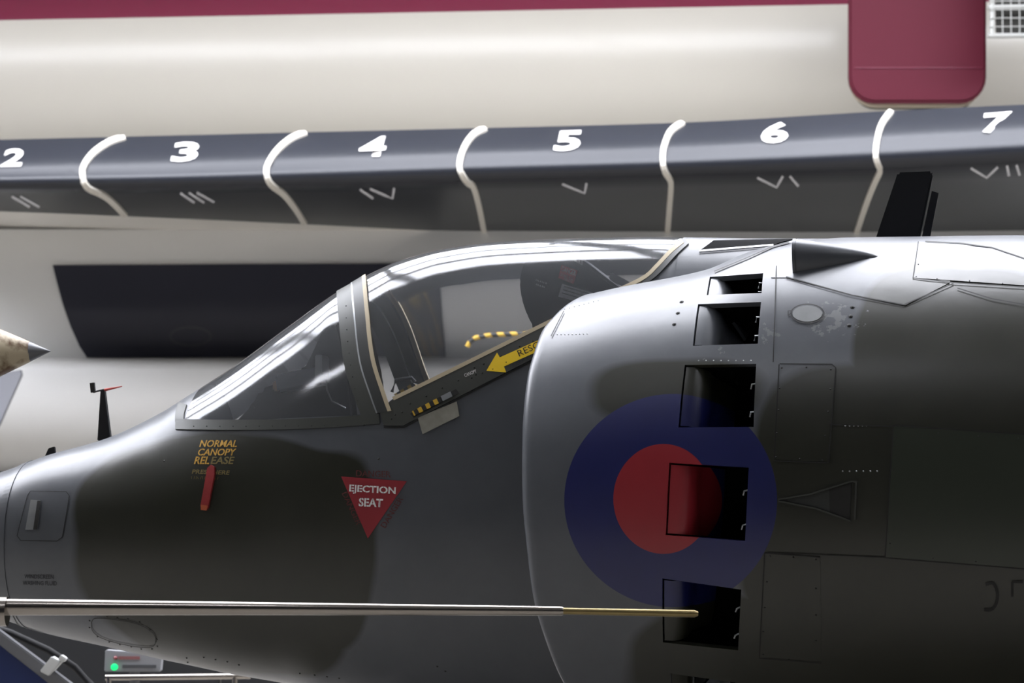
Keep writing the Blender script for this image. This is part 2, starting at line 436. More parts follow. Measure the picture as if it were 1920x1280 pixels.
M_BLACK = simple('black_paint', '15161a', .4)
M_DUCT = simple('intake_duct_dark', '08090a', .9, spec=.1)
M_BARE = simple('worn_bare_alloy', '9fa2a3', .35, metal=.7, noise=.15, nscale=20)
M_WHITEP = simple('white_stencil_paint', 'e4e2df', .5)
M_REDP = simple('red_warning_paint', '8e232c', .5, noise=.08, nscale=12)
M_REDF = simple('faded_red_stencil', '5c2a28', .6)
M_YEL = simple('yellow_stencil_paint', 'c79a3a', .55, noise=.15, nscale=30)
M_YELF = simple('faded_yellow_stencil', '75673a', .6)
M_YELA = simple('yellow_arrow_paint', 'f6cf1e', .45, noise=.06)
M_DKS = simple('faded_dark_stencil', '24252a', .6)
M_GLASS = glass('clear_acrylic')

JR = empty('jump_jet', 'grey and green camouflaged jump jet with clear canopy and roundel on its intake', 'aircraft', M=JET)

# ------------------------------------------------------------------ fuselage skin with cockpit opening
gl_edge = [(346,789),(420,788),(500,786),(600,781),(690,775),(706,772),(722,760),(737,747),(800,717),(900,668),(1015,611),(1100,570),(1180,535),(1212,518),(1232,500),(1255,476)]
ex, et = [], []
for q in gl_edge:
    x, t = bxy(*q); ex.append(x); et.append(t)
xr = L(1287, 446).x; ex.append(xr); et.append(HP)
for i in range(1, len(ex)):
    if ex[i] <= ex[i-1]: ex[i] = ex[i-1] + 1e-3
fS = tab(ex, et); xf = ex[0]
def strip_patch(xa, ta0, n_t, both=True):
    pass
skin_v, skin_f = [], []
def add_full(x0, x1, n, ta=-HP, tb=3*HP):
    b = len(skin_v)
    tt = list(np.linspace(ta, tb, 121))
    for x in np.linspace(x0, x1, n):
        for t in tt: skin_v.append(Bpt(x, t))
    skin_f.extend(grid_faces(n, 121, b))
add_full(X_[0], xf, 60)
b0 = len(skin_v); nn = 150
for x in np.linspace(xf, xr, nn):
    tl0 = -HP if x < L(1130, 900).x else .6*fS(x)
    for f in np.linspace(0, 1, 61): skin_v.append(Bpt(x, tl0 + (fS(x)-tl0)*f))
skin_f += grid_faces(nn, 61, b0)
b0 = len(skin_v)
for x in np.linspace(xf, xr, nn):
    for f in np.linspace(0, 1, 61):
        tl0 = -HP if x < L(1130, 900).x else .6*fS(x)
        p = Bpt(x, tl0 + (fS(x)-tl0)*f); skin_v.append(Vector((p.x, -p.y, p.z)))
skin_f += grid_faces(nn, 61, b0)
add_full(xr, X_[-1], 60, math.radians(46), math.radians(134))
FUS = mesh('fuselage_skin', skin_v, skin_f, M_BODY, JR, smooth=True, merge=2e-4)
# nose cap closing the open front, with a collar ring (the joint in the photograph)
p0 = Bpt(X_[0], 0); nv = [Vector((X_[0]-.55, 0, fC(X_[0])-.02))]; nf = []
ring = []
for k, (dx, sc) in enumerate(((-.42,.42),(-.25,.68),(-.1,.88),(0,1.0))):
    for j in range(40):
        q = Bpt(X_[0], -HP + 4*HP*j/40); c = Vector((X_[0], 0, fC(X_[0])))
        nv.append(c + (q-c)*sc + Vector((dx, 0, 0)))
nf += [(0, 1+j, 1+(j+1) % 40) for j in range(40)]
for k in range(3): nf += [(1+k*40+j, 1+k*40+(j+1) % 40, 1+(k+1)*40+(j+1) % 40, 1+(k+1)*40+j) for j in range(40)]
mesh('nose_cap', nv, nf, M_BODY, JR, smooth=True)
def hoop(name, x0, x1, off, mat, parent, **k):
    vs, fs = [], []
    for (x, g) in ((x0, -.004), (x0, off), (x1, off), (x1, -.004)):
        for j in range(96): vs.append(Bpt(x, -HP + 4*HP*j/96, g))
    for i in range(3): fs += [(i*96+j, i*96+(j+1) % 96, (i+1)*96+(j+1) % 96, (i+1)*96+j) for j in range(96)]
    return mesh(name, vs, fs, mat, parent, **k)
xa = bxy(8, 1000)[0]
hoop('nose_joint_band', xa-.035, xa+.0, .003, M_BODY, JR)

# ------------------------------------------------------------------ glass
GX = np.linspace(xf, xr - .002, 170); NT = 61
gv = []
for x in GX:
    t0 = fS(x)
    for f in np.linspace(0, 1, NT): gv.append(Bpt(x, t0 + (math.pi - 2*t0)*f))
arch_px = [(664,600),(674,680),(697,752),(706,776)]
ap = [bxy(*q) for q in arch_px]; acx = L(658, 537).x
at_ = [HP] + [q[1] for q in ap]; ax_ = [acx] + [q[0] for q in ap]
fA = tab(at_[::-1], ax_[::-1])
def archx(t):
    t = t if t <= HP else math.pi - t
    return fA(t)
tw = [fS(x) + (math.pi-2*fS(x))*f for x in GX for f in np.linspace(0, 1, NT)]
allf = grid_faces(len(GX), NT)
def sub(fl, name):
    used = sorted({i for f in fl for i in f}); mp = {k: n for n, k in enumerate(used)}
    o = mesh(name, [gv[i] for i in used], [tuple(mp[i] for i in f) for f in fl], M_GLASS, JR, smooth=True); return o
wsf = [f for f in allf if gv[f[0]].x < archx(tw[f[0]])]; cnf = [f for f in allf if gv[f[0]].x >= archx(tw[f[0]])]
WS = sub(wsf, 'windscreen'); WS['label'] = 'clear raked windscreen'
CN = sub(cnf, 'canopy'); CN['label'] = 'clear bubble canopy'
def arch_band(name, d0, d1, off, mat, parent, tmin=None, thick=.03):
    vs, fs = [], []; t0 = at_[-1] if tmin is None else tmin; N = 70
    for f in np.linspace(0, 1, N):
        t = t0 + (math.pi - 2*t0)*f; x = archx(t)
        for (d, g) in ((d0, -thick), (d0, off), (d1, off), (d1, -thick)): vs.append(Bpt(x+d, t, g))
    for i in range(N-1):
        for j in range(4): fs.append((i*4+j, i*4+(j+1) % 4, (i+1)*4+(j+1) % 4, (i+1)*4+j))
    return mesh(name, vs, fs, mat, parent, smooth=True, sharp=30)
arch_band('windscreen_arch', -.062, .0, .006, M_FRAME, JR)
arch_band('arch_seam', .0, .006, .0085, M_BARE, JR)
arch_band('canopy_front_frame', .006, .048, .008, M_FRAME2, JR)
arch_band('front_sealant', .048, .064, .009, M_SEAL, JR, thick=.01)
# rear arch of canopy
def side_band(name, pts, w, off, mat, parent=JR, thick=.02, **k):
    o = ribbon(name, SB, [smooth_line(pts, 8)], w, off, mat, parent, step=10, thick=thick, **k); o.data.shade_smooth(); o.data.set_sharp_from_angle(angle=.5); return o
side_band('windscreen_sill_frame', [(330,796),(420,797),(520,796),(620,792),(712,785)], 19, .006, M_FRAME)
side_band('windscreen_front_frame', [(343,757),(338,775),(337,792)], 16, .005, M_FRAME)
side_band('rear_sealant', [(738,748),(800,718),(900,669),(1015,612),(1100,571),(1180,536),(1212,519),(1232,500),(1257,474),(1280,455)], 7, .008, M_SEAL)
side_band('rear_canopy_frame', [(1205,530),(1226,514),(1243,497),(1264,474),(1287,453)], 14, .007, M_FRAME2)
RAIL = poly_patch('canopy_rail', SB, [[(713,770),(735,752),(800,722),(900,673),(1015,616),(1100,575),(1190,535),(1200,560),(1100,612),(1010,668),(900,724),(757,798),(720,798)]], .007, M_FRAME, JR, thick=.012)
SR = Surf([v.co.copy() for v in RAIL.data.vertices], [tuple(p.vertices) for p in RAIL.data.polygons], True)
ribbon('rail_lower_gap', SB, [[(720,801),(758,801),(900,727),(1010,671),(1060,646)]], 3, .003, M_SEAM, JR)
ARW = poly_patch('rescue_arrow', SB, [[(913,696),(933,662),(938,671),(1060,617),(1060,637),(946,688),(950,699)]], .009, M_YELA, JR, thick=.001, label='yellow rescue arrow')
lettering('rescue_lettering', SB, 'RESCUE', (975,670), (1036,642), (970,659), .0105, M_BLACK, ARW, .0)
lettering('keep_clear_lettering', SB, 'KEEP CLEAR', (963,689), (1022,662), (960,682), .009, M_DKS, JR)
lettering('canopy_lettering', SB, 'CANOPY', (873,708), (895,699), (871,702), .009, M_WHITEP, RAIL)
# handle recess, its shade a raised dark plate, and latch on the rail
poly_patch('latch_recess_shade', SB, [[(770,776),(856,730),(862,738),(776,783)]], .0085, M_SEAM, JR, thick=.002)
M_HAZS = hazard('hazard_striped_strip', 9, .5)
poly_patch('latch_handle', SB, [[(774,772),(826,745),(830,754),(778,780)]], .013, M_HAZS, JR, thick=.006, label='yellow and black striped latch handle')
poly_patch('latch_slide', SB, [[(828,744),(846,735),(850,744),(832,753)]], .014, M_BARE, JR, thick=.007)
poly_patch('peeling_label', SB, [[(784,783),(857,753),(862,780),(793,814)]], .006, simple('peeled_label_silver', '8d8b80', .5, noise=.35, nscale=25), JR, thick=.002, label='peeling silver label')
dots('rail_fasteners', SB, [(742,778),(755,773),(885,709),(893,703),(905,700),(770,757),(800,743),(830,728),(860,714),(890,690),(908,683),(925,693),(940,668),(950,680),(975,650),(1000,640),(735,786)], .006, .011, M_RIV, JR, kind='stuff')
dots('frame_fasteners', SB, [(340+k*24.5, 800-.00003*(k*24.5)**2) for k in range(1, 15)], .0045, .008, M_RIV, JR, kind='stuff')
dots('arch_fasteners', SB, [(650+i*.6*i*.55, 575+i*22) for i in range(9)], .0045, .008, M_RIV, JR, kind='stuff')

# ------------------------------------------------------------------ cockpit contents
def LP(pts, y=0.0): return [(L(u, v, y).x, L(u, v, y).z) for (u, v) in pts]
M_SEAT = simple('seat_dark_paint', '1c1e24', .5, noise=.1)
SEAT = prism('ejection_seat', LP([(1040,464),(1058,464),(1092,484),(1150,528),(1215,575),(1240,640),(1240,900),(1030,900),(1020,700),(1014,618),(1002,596),(992,566),(988,535),(993,508),(1004,486),(1022,470)]), -.15, .15, M_SEAT, JR, bevel=.012, label='dark ejection seat head box')
sv = [v.co.copy() for v in SEAT.data.vertices]; _q = [L(900, 380, -.163), L(1300, 380, -.163), L(1300, 900, -.163), L(900, 900, -.163)]; SST = Surf(_q, [(0, 1, 2), (0, 2, 3)], True)   # plane of the near cheek
PLC = poly_patch('danger_placard', SST, [[(1053,497),(1083,507),(1075,532),(1047,521)]], .002, simple('danger_red', 'c23a42', .5), SEAT, thick=.014)
lettering('danger_lettering', SST, 'DANGER', (1053,508), (1079,517), (1055,499), .004, M_WHITEP, SEAT, .01)
lettering('warning_line', SST, 'DO NOT PULL', (1051,517), (1074,525), (1052,512), .004, M_WHITEP, SEAT)
M_PLA = simple('printed_placard_grey', 'cfd0d2', .5, noise=.4, nscale=60)
poly_patch('instruction_placard', SST, [[(1054,532),(1112,549),(1105,572),(1047,556)]], .003, M_PLA, SEAT, thick=.014)
for k in range(3): ribbon('placard_print', SST, [[(1058-k*2,537+k*6),(1106-k*2,551+k*6)]], 1.6, .0055, M_BLACK, SEAT)
lettering('warning_line', SST, 'HANDLE', (1058,525), (1073,530), (1059,520), .004, M_WHITEP, SEAT)
def worn(a, b, h, n):               # worn, unreadable print: short upright strokes along a line
    return [[(a[0]+(b[0]-a[0])*k/n, a[1]+(b[1]-a[1])*k/n), (a[0]+(b[0]-a[0])*k/n+random.uniform(-1, 2), a[1]+(b[1]-a[1])*k/n-h*random.uniform(.6, 1))] for k in range(n)]
ribbon('worn_seat_print', SST, worn((1051,477), (1092,497), 6, 20), 1.0, -.009, M_PLA, SEAT, kind='stuff')
ribbon('worn_seat_print', SST, worn((1004,526), (1026,533), 4, 9) + worn((1004,534), (1022,540), 4, 8), .7, -.009, M_PLA, SEAT, kind='stuff')
box('seat_latch_bar', L(1165, 528, .02), (.09, .1, .03), M_BARE, SEAT, Matrix.Rotation(.5, 3, 'Y'), bevel=.005)
M_COAM = simple('coaming_matt_black', '1b1c1f', .7)
COAM = prism('instrument_coaming', LP([(470,800),(505,765),(520,735),(560,722),(600,700),(625,650),(640,612),(668,608),(690,700),(700,800)]), -.24, .24, M_COAM, JR, bevel=.02)
box('gunsight_body', L(567, 712, -.27), (.2, .1, .075), simple('gunsight_grey', '8b8d92', .5), COAM, Matrix.Rotation(-.16, 3, 'Y'), bevel=.01)
box('gunsight_bracket', L(605, 692, -.28), (.03, .12, .11), simple('bracket_light_grey', 'b5b7b8', .5), COAM, bevel=.004)
box('sight_knob', L(521, 724, -.28), (.03, .05, .04), simple('tan_knob', 'a98a6a', .6), COAM, bevel=.006)
prism('sight_glass', LP([(600,640),(640,570),(646,572),(607,644)]), -.1, .1, M_GLASS, COAM)
tube('cockpit_cable', [L(611,700,-.3), L(613,730,-.31), L(622,752,-.31), L(648,765,-.31)], .004, M_BARE, JR, n=8)
tube('panel_grip', [L(735,735,.1), L(742,712,.1), L(772,708,.1), L(778,716,.1)], .008, M_BLACK, JR, n=8)
prism('striped_pull', LP([(732,738),(768,716),(776,722),(740,744)]), .05, .12, M_HAZS, JR)
deck_v, deck_f = [], []
for x in np.linspace(xf+.01, xr-.15, 40):
    p = Bpt(x, fS(x)-.12); deck_v += [(p.x, p.y+.01, p.z), (p.x, -p.y-.01, p.z)]
deck_f = [(2*i, 2*i+1, 2*i+3, 2*i+2) for i in range(39)]
mesh('cockpit_deck', deck_v, deck_f, M_COAM, JR)

# ------------------------------------------------------------------ intake cowl with blow-in door openings
DOORS = [[(1331,519),(1431,512),(1428,549),(1325,553)], [(1309,570),(1427,566),(1421,644),(1299,648)], [(1284,684),(1418,682),(1413,800),(1272,801)],
         [(1255,867),(1404,876),(1397,1014),(1248,1003)], [(1242,1084),(1390,1105),(1384,1219),(1243,1204)], [(1256,1262),(1379,1279),(1370,1345),(1262,1330)]]
lipx = [(1052,590),(1036,610),(1021,650),(1008,700),(1001,760),(998,850),(999,938),(1006,1020),(1020,1130),(1040,1200),(1070,1276),(1090,1310)]
lp = [cxy(*q) for q in lipx]
lt = [HP] + [q[1] for q in lp] + [-HP]; lx = [lp[0][0]+.10] + [q[0] for q in lp] + [lp[-1][0]+.2]
fLip = tab(lt[::-1], lx[::-1])
edges = []                     # row edges: (lip, DL, DR, END) in (x, t)
dq = [[cxy(*c) for c in d] for d in DOORS]
XE = cX[-1]
edges.append([(fLip(HP), HP), (dq[0][0][0]+.1, HP), (dq[0][1][0]+.06, HP), (XE, HP)])
for d in dq:
    edges.append([(fLip(d[0][1]), d[0][1]), d[0], d[1], (XE, d[1][1])])
    edges.append([(fLip(d[3][1]), d[3][1]), d[3], d[2], (XE, d[2][1])])
edges.append([(fLip(-HP), -HP), (dq[5][3][0]+.1, -HP), (dq[5][2][0]+.1, -HP), (XE, -HP)])
segn = [20, 8, 54]
dev = [[(0, 0)]*9]             # straight opening edges: departure from the (x, t) chord
for d, q in zip(DOORS, dq):
    for (a, b) in ((0, 1), (3, 2)):
        r = []
        for j in range(9):
            g = j/8; x, t = cxy(d[a][0]*(1-g)+d[b][0]*g, d[a][1]*(1-g)+d[b][1]*g)
            r.append((x-(q[a][0]*(1-g)+q[b][0]*g), t-(q[a][1]*(1-g)+q[b][1]*g)))
        dev.append(r)
dev.append([(0, 0)]*9)
rows, rowcell = [], []
for i in range(len(edges)-1):
    n = max(4, int(abs(edges[i][1][1]-edges[i+1][1][1]) / .035))
    for k in range(n + (1 if i == len(edges)-2 else 0)):
        f = k / n
        kn = [((1-f)*a[0]+f*b[0], (1-f)*a[1]+f*b[1]) for a, b in zip(edges[i], edges[i+1])]
        kn[0] = (fLip(kn[0][1]), kn[0][1])
        r = []
        for s in range(3):
            for j in range(segn[s]):
                g = j / segn[s]; e0, e1 = (dev[i][j], dev[i+1][j]) if s == 1 else ((0, 0), (0, 0))
                r.append(((1-g)*kn[s][0]+g*kn[s+1][0]+(1-f)*e0[0]+f*e1[0], (1-g)*kn[s][1]+g*kn[s+1][1]+(1-f)*e0[1]+f*e1[1]))
        r.append(kn[3]); rows.append(r); rowcell.append(i)
nr, nc = len(rows), len(rows[0])
cv = [Cpt(x, t) for r in rows for (x, t) in r]
def hole(i, j): return rowcell[i] % 2 == 1 and segn[0] <= j < segn[0]+segn[1]
cf = grid_faces(nr, nc, 0, hole)
# lip roll
LR = .035; base = len(cv); NL = 9
for i, r in enumerate(rows):
    x, t = r[0]; n = Cnorm(x, t); p = Cpt(x, t); n = Vector((0, n.y, n.z)).normalized()
    for k in range(1, NL):
        q = math.pi * k / (NL-1); cv.append(p - n*LR + n*LR*math.cos(q) + Vector((-1.3*LR*math.sin(q), 0, 0)))
for i in range(nr-1):
    for k in range(NL-1):
        a = i*nc if k == 0 else base+i*(NL-1)+k-1; b = (i+1)*nc if k == 0 else base+(i+1)*(NL-1)+k-1
        cf.append((a, b, base+(i+1)*(NL-1)+k, base+i*(NL-1)+k))
# opening rims
def rimwalls():
    j0, j1 = segn[0], segn[0]+segn[1]
    for c in range(1, len(edges)-1, 2):
        ii = [i for i in range(nr) if rowcell[i] == c]; ii = ii + [ii[-1]+1]
        loop = [(ii[0], j) for j in range(j0, j1)] + [(i, j1) for i in ii[:-1]] + [(ii[-1], j) for j in range(j1, j0, -1)] + [(i, j0) for i in ii[:0:-1]]
        b = len(cv)
        for (i, j) in loop:
            x, t = rows[i][j]; cv.append(Cpt(x, t)); cv.append(Cpt(x, t) - Cnorm(x, t)*.022)
        m = len(loop)
        for k in range(m): cf.append((b+2*k, b+2*((k+1) % m), b+2*((k+1) % m)+1, b+2*k+1))
rimwalls()
mv = len(cv)
cv2 = cv + [Vector((v.x, -v.y, v.z)) for v in cv]; cf2 = cf + [tuple(i+mv for i in f)[::-1] for f in cf]
COWL = mesh('intake_cowl', cv2, cf2, M_COWL, JR, smooth=True, sharp=50)
kv = []
for (x, t) in rows[-1]:
    p = Cpt(x, t); kv += [p, Vector((p.x, -p.y, p.z))]
mesh('belly_keel', kv, [(2*i, 2*i+1, 2*i+3, 2*i+2) for i in range(nc-1)], M_COWL, JR, smooth=True)
ev = [Cpt(XE, t) for t in np.linspace(-HP, HP, 40)]; ev = ev + [Vector((p.x, -p.y, p.z)) for p in ev[::-1]]
mesh('rear_bulkhead', ev, [tuple(range(len(ev)))], M_FRAME2, JR)
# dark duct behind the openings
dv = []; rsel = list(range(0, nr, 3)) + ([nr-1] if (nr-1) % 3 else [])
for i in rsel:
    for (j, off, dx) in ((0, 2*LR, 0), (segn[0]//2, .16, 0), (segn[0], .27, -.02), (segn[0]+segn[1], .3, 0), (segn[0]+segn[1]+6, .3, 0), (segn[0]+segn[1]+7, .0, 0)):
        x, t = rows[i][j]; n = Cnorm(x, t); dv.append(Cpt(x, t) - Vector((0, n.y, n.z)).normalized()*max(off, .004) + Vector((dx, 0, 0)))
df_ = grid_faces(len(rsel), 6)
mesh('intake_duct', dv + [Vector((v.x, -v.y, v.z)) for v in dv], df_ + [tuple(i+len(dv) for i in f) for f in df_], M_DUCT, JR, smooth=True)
# blow-in doors, hinged at their front edge and hanging open into the duct
for di, d in enumerate(dq):
    (x0, t0), (x1, t1), (x2, t2), (x3, t3) = d
    a, b = Cpt(x0, t0), Cpt(x3, t3); hinge = (b-a).normalized(); nrm = Cnorm((x0+x3)/2, (t0+t3)/2)
    a2 = a - nrm*.012
    ang = math.radians(58)
    vs, fs = [], []; nu, nv_ = 9, 7
    test = Matrix.Rotation(ang, 3, hinge) @ (Cpt(x1, t1)-a2)
    if (test - (Cpt(x1, t1)-a2)).dot(nrm) > 0: ang = -ang
    for lay in (0, 1):
        for i in range(nv_+1):
            for j in range(nu+1):
                f, g = .03+.94*i/nv_, .02+.96*j/nu
                x = (x0*(1-g)+x1*g)*(1-f)+(x3*(1-g)+x2*g)*f; t = (t0*(1-g)+t1*g)*(1-f)+(t3*(1-g)+t2*g)*f
                p = Cpt(x, t) - nrm*(.012*lay + .005)
                aa = ang * min(1, max(.04, (g-.08)*2.4))          # the front of the door is rounded
                q = Matrix.Rotation(aa, 3, hinge) @ (p-a2) + a2; vs.append(q)
    m1 = (nu+1)*(nv_+1); fs = grid_faces(nv_+1, nu+1) + [f[::-1] for f in grid_faces(nv_+1, nu+1, m1)]
    bd = [(i*(nu+1)) for i in range(nv_+1)] + [nv_*(nu+1)+j for j in range(1, nu+1)] + [i*(nu+1)+nu for i in range(nv_-1, -1, -1)] + [j for j in range(nu-1, 0, -1)]
    for k in range(len(bd)): fs.append((bd[k], bd[(k+1) % len(bd)], bd[(k+1) % len(bd)]+m1, bd[k]+m1))
    mesh('blow_in_door', vs, fs, M_COWL, JR, smooth=True, sharp=40)
    for q in (.3, .75):                                   # little stop hooks on the rear edge
        x = x1*(1-q)+x2*q; t = t1*(1-q)+t2*q; n = Cnorm(x, t); p = Cpt(x, t)
        tube('door_stop', [p + Vector((-.001, 0, 0)) - n*.02, p + Vector((-.014, 0, 0)) - n*.014 + Vector((0, 0, -.004)), p + Vector((-.018, 0, -.018)) - n*.022], .0035, M_BARE, JR, n=6)

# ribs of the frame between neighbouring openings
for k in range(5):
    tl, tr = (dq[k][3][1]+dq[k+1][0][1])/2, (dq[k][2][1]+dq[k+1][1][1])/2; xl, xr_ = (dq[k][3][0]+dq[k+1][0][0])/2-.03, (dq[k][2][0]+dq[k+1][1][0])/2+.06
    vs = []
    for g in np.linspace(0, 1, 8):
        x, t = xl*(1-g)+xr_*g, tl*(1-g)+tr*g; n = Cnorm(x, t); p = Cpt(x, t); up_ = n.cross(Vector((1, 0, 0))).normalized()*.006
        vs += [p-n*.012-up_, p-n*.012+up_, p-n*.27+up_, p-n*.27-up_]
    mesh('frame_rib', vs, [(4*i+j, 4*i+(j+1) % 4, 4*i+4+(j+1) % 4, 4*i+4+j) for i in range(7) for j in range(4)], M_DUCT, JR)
# ------------------------------------------------------------------ panels, seams and fasteners on cowl
def plate(name, pts, off=.003, mat=None, S=None, **k):
    return poly_patch(name, S or SCW, [pts], off, mat or M_COWL, JR, thick=.006, maxe=30, **k)
plate('access_panel', [(1461,684),(1556,684),(1567,690),(1553,866),(1453,862)])
plate('access_panel', [(1434,1036),(1538,1043),(1540,1240),(1424,1231)])
M_PANG = simple('green_access_panel_paint', '31362d', .33, noise=.08, nscale=4)
plate('engine_access_panel', [(1675,799),(2260,838),(2250,1090),(1660,1044)], .004, M_PANG, label='smooth green engine access panel')
plate('filler_cap', [(1486+28*(1-math.cos(a)), 589-15*math.sin(a)) for a in np.linspace(0, 2*math.pi, 20, endpoint=False)], .004, simple('filler_cap_grey', '7c7e7e', .38, noise=.15, nscale=30), label='round grey filler cap')
plate('spine_panel', [(1722,455),(2150,474),(2150,552),(1712,522)], .004)
plate('spine_panel', [(1447,488),(1480,470),(1790,500),(1780,531),(1697,573),(1597,553),(1475,521),(1446,521)], .0025)
SEAMS = [[(1474,521),(1500,528),(1597,555),(1695,573),(1788,533)], [(1722,455),(1712,523),(1790,532),(2150,554)], [(1795,542),(1860,562),(2150,612)],
         [(1456,500),(1450,680)], [(1462,683),(1560,684),(1567,690),(1554,866)], [(1461,684),(1452,864),(1553,868)], [(1434,1036),(1424,1232),(1540,1241)], [(1434,1036),(1538,1044)],
         [(1675,798),(2262,837),(2252,1092)], [(1675,798),(1660,1045),(2252,1092)], [(1555,796),(1675,800)], [(1440,1035),(1660,1044)], [(1058,585),(1040,620),(1034,632)],
         [(1340,511),(1400,486),(1450,464),(1480,456)], [(1735,455),(1800,458),(1860,466),(1925,488)]]
ribbon('panel_seams', SCW, SEAMS, 2.0, .0055, M_SEAM, JR, kind='stuff')
fast = [(1466,690),(1512,689),(1558,693),(1462,728),(1557,730),(1460,769),(1553,772),(1457,812),(1547,817),(1455,857),(1500,860),(1542,863),
        (1444,1042),(1488,1044),(1530,1048),(1438,1090),(1530,1102),(1434,1138),(1530,1152),(1431,1183),(1530,1200),(1431,1226),(1480,1235),
        (1722,497),(1718,520),(1757,524),(1818,528),(1880,533),(1760,812),(1835,818),(1910,822),(1675,882),(1670,950),(1669,1018),(1750,1046),(1830,1052)]
dots('panel_fasteners', SCW, fast, .0045, .006, M_RIV, JR, kind='stuff')
dots('drain_holes', SCW, [(1598,576),(1595,593),(1592,610),(1278,566),(1271,587),(1264,608),(1681,820)], .0085, .003, M_SEAM, JR, kind='stuff')
rv = [(1045+k*7, 627-.1*k*k*.2) for k in range(9)] + [(1050+k*9, 582-k*2.3) for k in range(9)] + [(1310+k*14, 676) for k in range(8)] + [(1585+k*8, 798) for k in range(6)] + [(1580+k*13, 883) for k in range(6)]
dots('cowl_rivets', SCW, rv, .003, .002, M_BARE, JR, sides=6, kind='stuff')
# flush wedge scoop aft of the roundel
plate('flush_scoop_floor', [(1460,937),(1520,927),(1596,903),(1594,974),(1530,952)], .003, M_FRAME2)
plate('flush_scoop_shade', [(1555,916),(1596,903),(1594,974),(1556,962)], .0045, M_SEAM)  # raised dark plate paints in the shaded throat
ribbon('flush_scoop_lips', SCW, [[(1460,936),(1520,926),(1598,902),(1608,904)], [(1460,939),(1530,953),(1595,976)], [(1606,904),(1603,974)]], 3, .012, M_FRAME, JR, thick=.004)
# hook shaped stencil low on the flank
ribbon('filler_cap_gap', SCW, [[(1514+31*math.cos(a), 589+17.5*math.sin(a)) for a in np.linspace(math.pi, 3*math.pi, 30)]+[(1478,592)], [(1484,584),(1478,584),(1478,593)]], 2.2, .004, M_SEAM, JR)
ribbon('hook_stencil', SCW, [smooth_line([(1848,1095),(1862,1093),(1870,1110),(1868,1130),(1858,1142),(1845,1142)])], 6, .003, M_SEAM, JR)
ribbon('letter_stencil', SCW, [[(1898,1090),(1898,1118)],[(1898,1090),(1918,1090)]], 5, .003, M_SEAM, JR)
# air scoop on the shoulder
sa = [L(1488, 495, -.42), L(1490, 452, -.42)]
def scoop():
    vs, fs = [], []; N, K = 14, 13
    for i in range(N):
        f = i/(N-1); u = 1490 + 160*f; hgt = (1-f)**.75
        c, n = SCW.cast(u, 493 - 14*f)
        side = Vector((1, 0, 0)).cross(n).normalized()
        for k in range(K):
            q = math.pi*k/(K-1); vs.append(c + side*math.cos(q)*.085*(hgt*.9+.06) + n*math.sin(q)*.10*hgt - n*.004)
    fs = grid_faces(N, K)
    o = mesh('air_scoop', vs, fs, M_COWL, JR, smooth=True)
    mesh('scoop_mouth_shade', [v + Vector((.012, 0, 0)) for v in vs[:K]], [tuple(range(K))], M_SEAM, JR)  # flat dark sheet in place of the shaded hollow
scoop()
# recess behind the canopy: its shade is painted as a raised dark plate
poly_patch('spine_recess_shade', SB, [[(1311,472),(1338,452),(1490,449),(1462,456),(1450,461)]], .004, M_DUCT, JR, thick=.006)
ribbon('spine_recess_lip', SB, [[(1311,473),(1450,462)]], 3, .008, M_BARE, JR)

# ------------------------------------------------------------------ markings and fittings on the nose
for i, (tx, bl, br, tl, mt) in enumerate([('NORMAL',(374,838),(444,838),(378,825),M_YEL), ('CANOPY',(370,854),(440,854),(374,841),M_YEL), ('REL',(364,870),(392,870),(368,856),M_YEL), ('EASE',(395,870),(437,870),(399,856),M_YELF),
        ('PRESS HERE',(360,888),(430,890),(362,880),M_YELF)]):
    lettering('canopy_release_lettering', SB, tx, bl, br, tl, .0025, mt, JR, .02, .04 if i < 3 else 0)
ribbon('worn_release_print', SB, worn((360,898), (412,899), 6, 13), .8, .002, M_YELF, JR, kind='stuff')
HN = poly_patch('release_cover', SB, [[(391,878),(398,872),(404,876),(404,890),(392,952),(388,957),(380,955),(378,948)]], .012, simple('red_cover_worn', '8f2b2c', .45, noise=.2, nscale=40), JR, thick=.014, label='red release handle cover')
poly_patch('cover_tip', SB, [[(379,946),(392,948),(390,957),(379,956)]], .0135, simple('orange_tip', 'a5502e', .5), HN, thick=.003)
TRI = poly_patch('ejection_triangle', SB, [[(640,893),(763,902),(690,1009)]], .0025, M_REDP, JR, thick=.001, label='red ejection seat warning triangle')
lettering('ejection_lettering', SB, 'EJECTION', (655,925), (742,930), (656,908), .0045, M_WHITEP, TRI, .028, .04)
lettering('seat_lettering', SB, 'SEAT', (673,949), (718,951), (674,933), .0045, M_WHITEP, TRI, .028, .04)
lettering('danger_stencil', SB, 'DANGER', (668,893), (733,895), (668,881), .002, M_REDF, JR, .01, .06)
lettering('danger_stencil', SB, 'DANGER', (723,990), (757,935), (713,985), .002, M_REDF, JR, .01, .06)
lettering('danger_stencil', SB, 'DANGER', (641,925), (669,985), (651,921), .002, M_REDF, JR, .01, .06)
PAN = plate('static_port_panel', [(58,922),(125,923),(130,930),(118,1006),(108,1013),(40,1012),(33,1004),(52,930)], .003, M_BODY, SB)
SLOT = poly_patch('vent_slot', SB, [[(60,938),(78,939),(71,993),(50,993)]], .010, M_BARE, JR, thick=.012, label='bright metal vent slot')
poly_patch('vent_slot_shadow_side', SB, [[(73,940),(79,940),(72,993),(65,993)]], .0115, M_SEAM, SLOT, thick=.002)  # dark strip paints the slot's shaded side
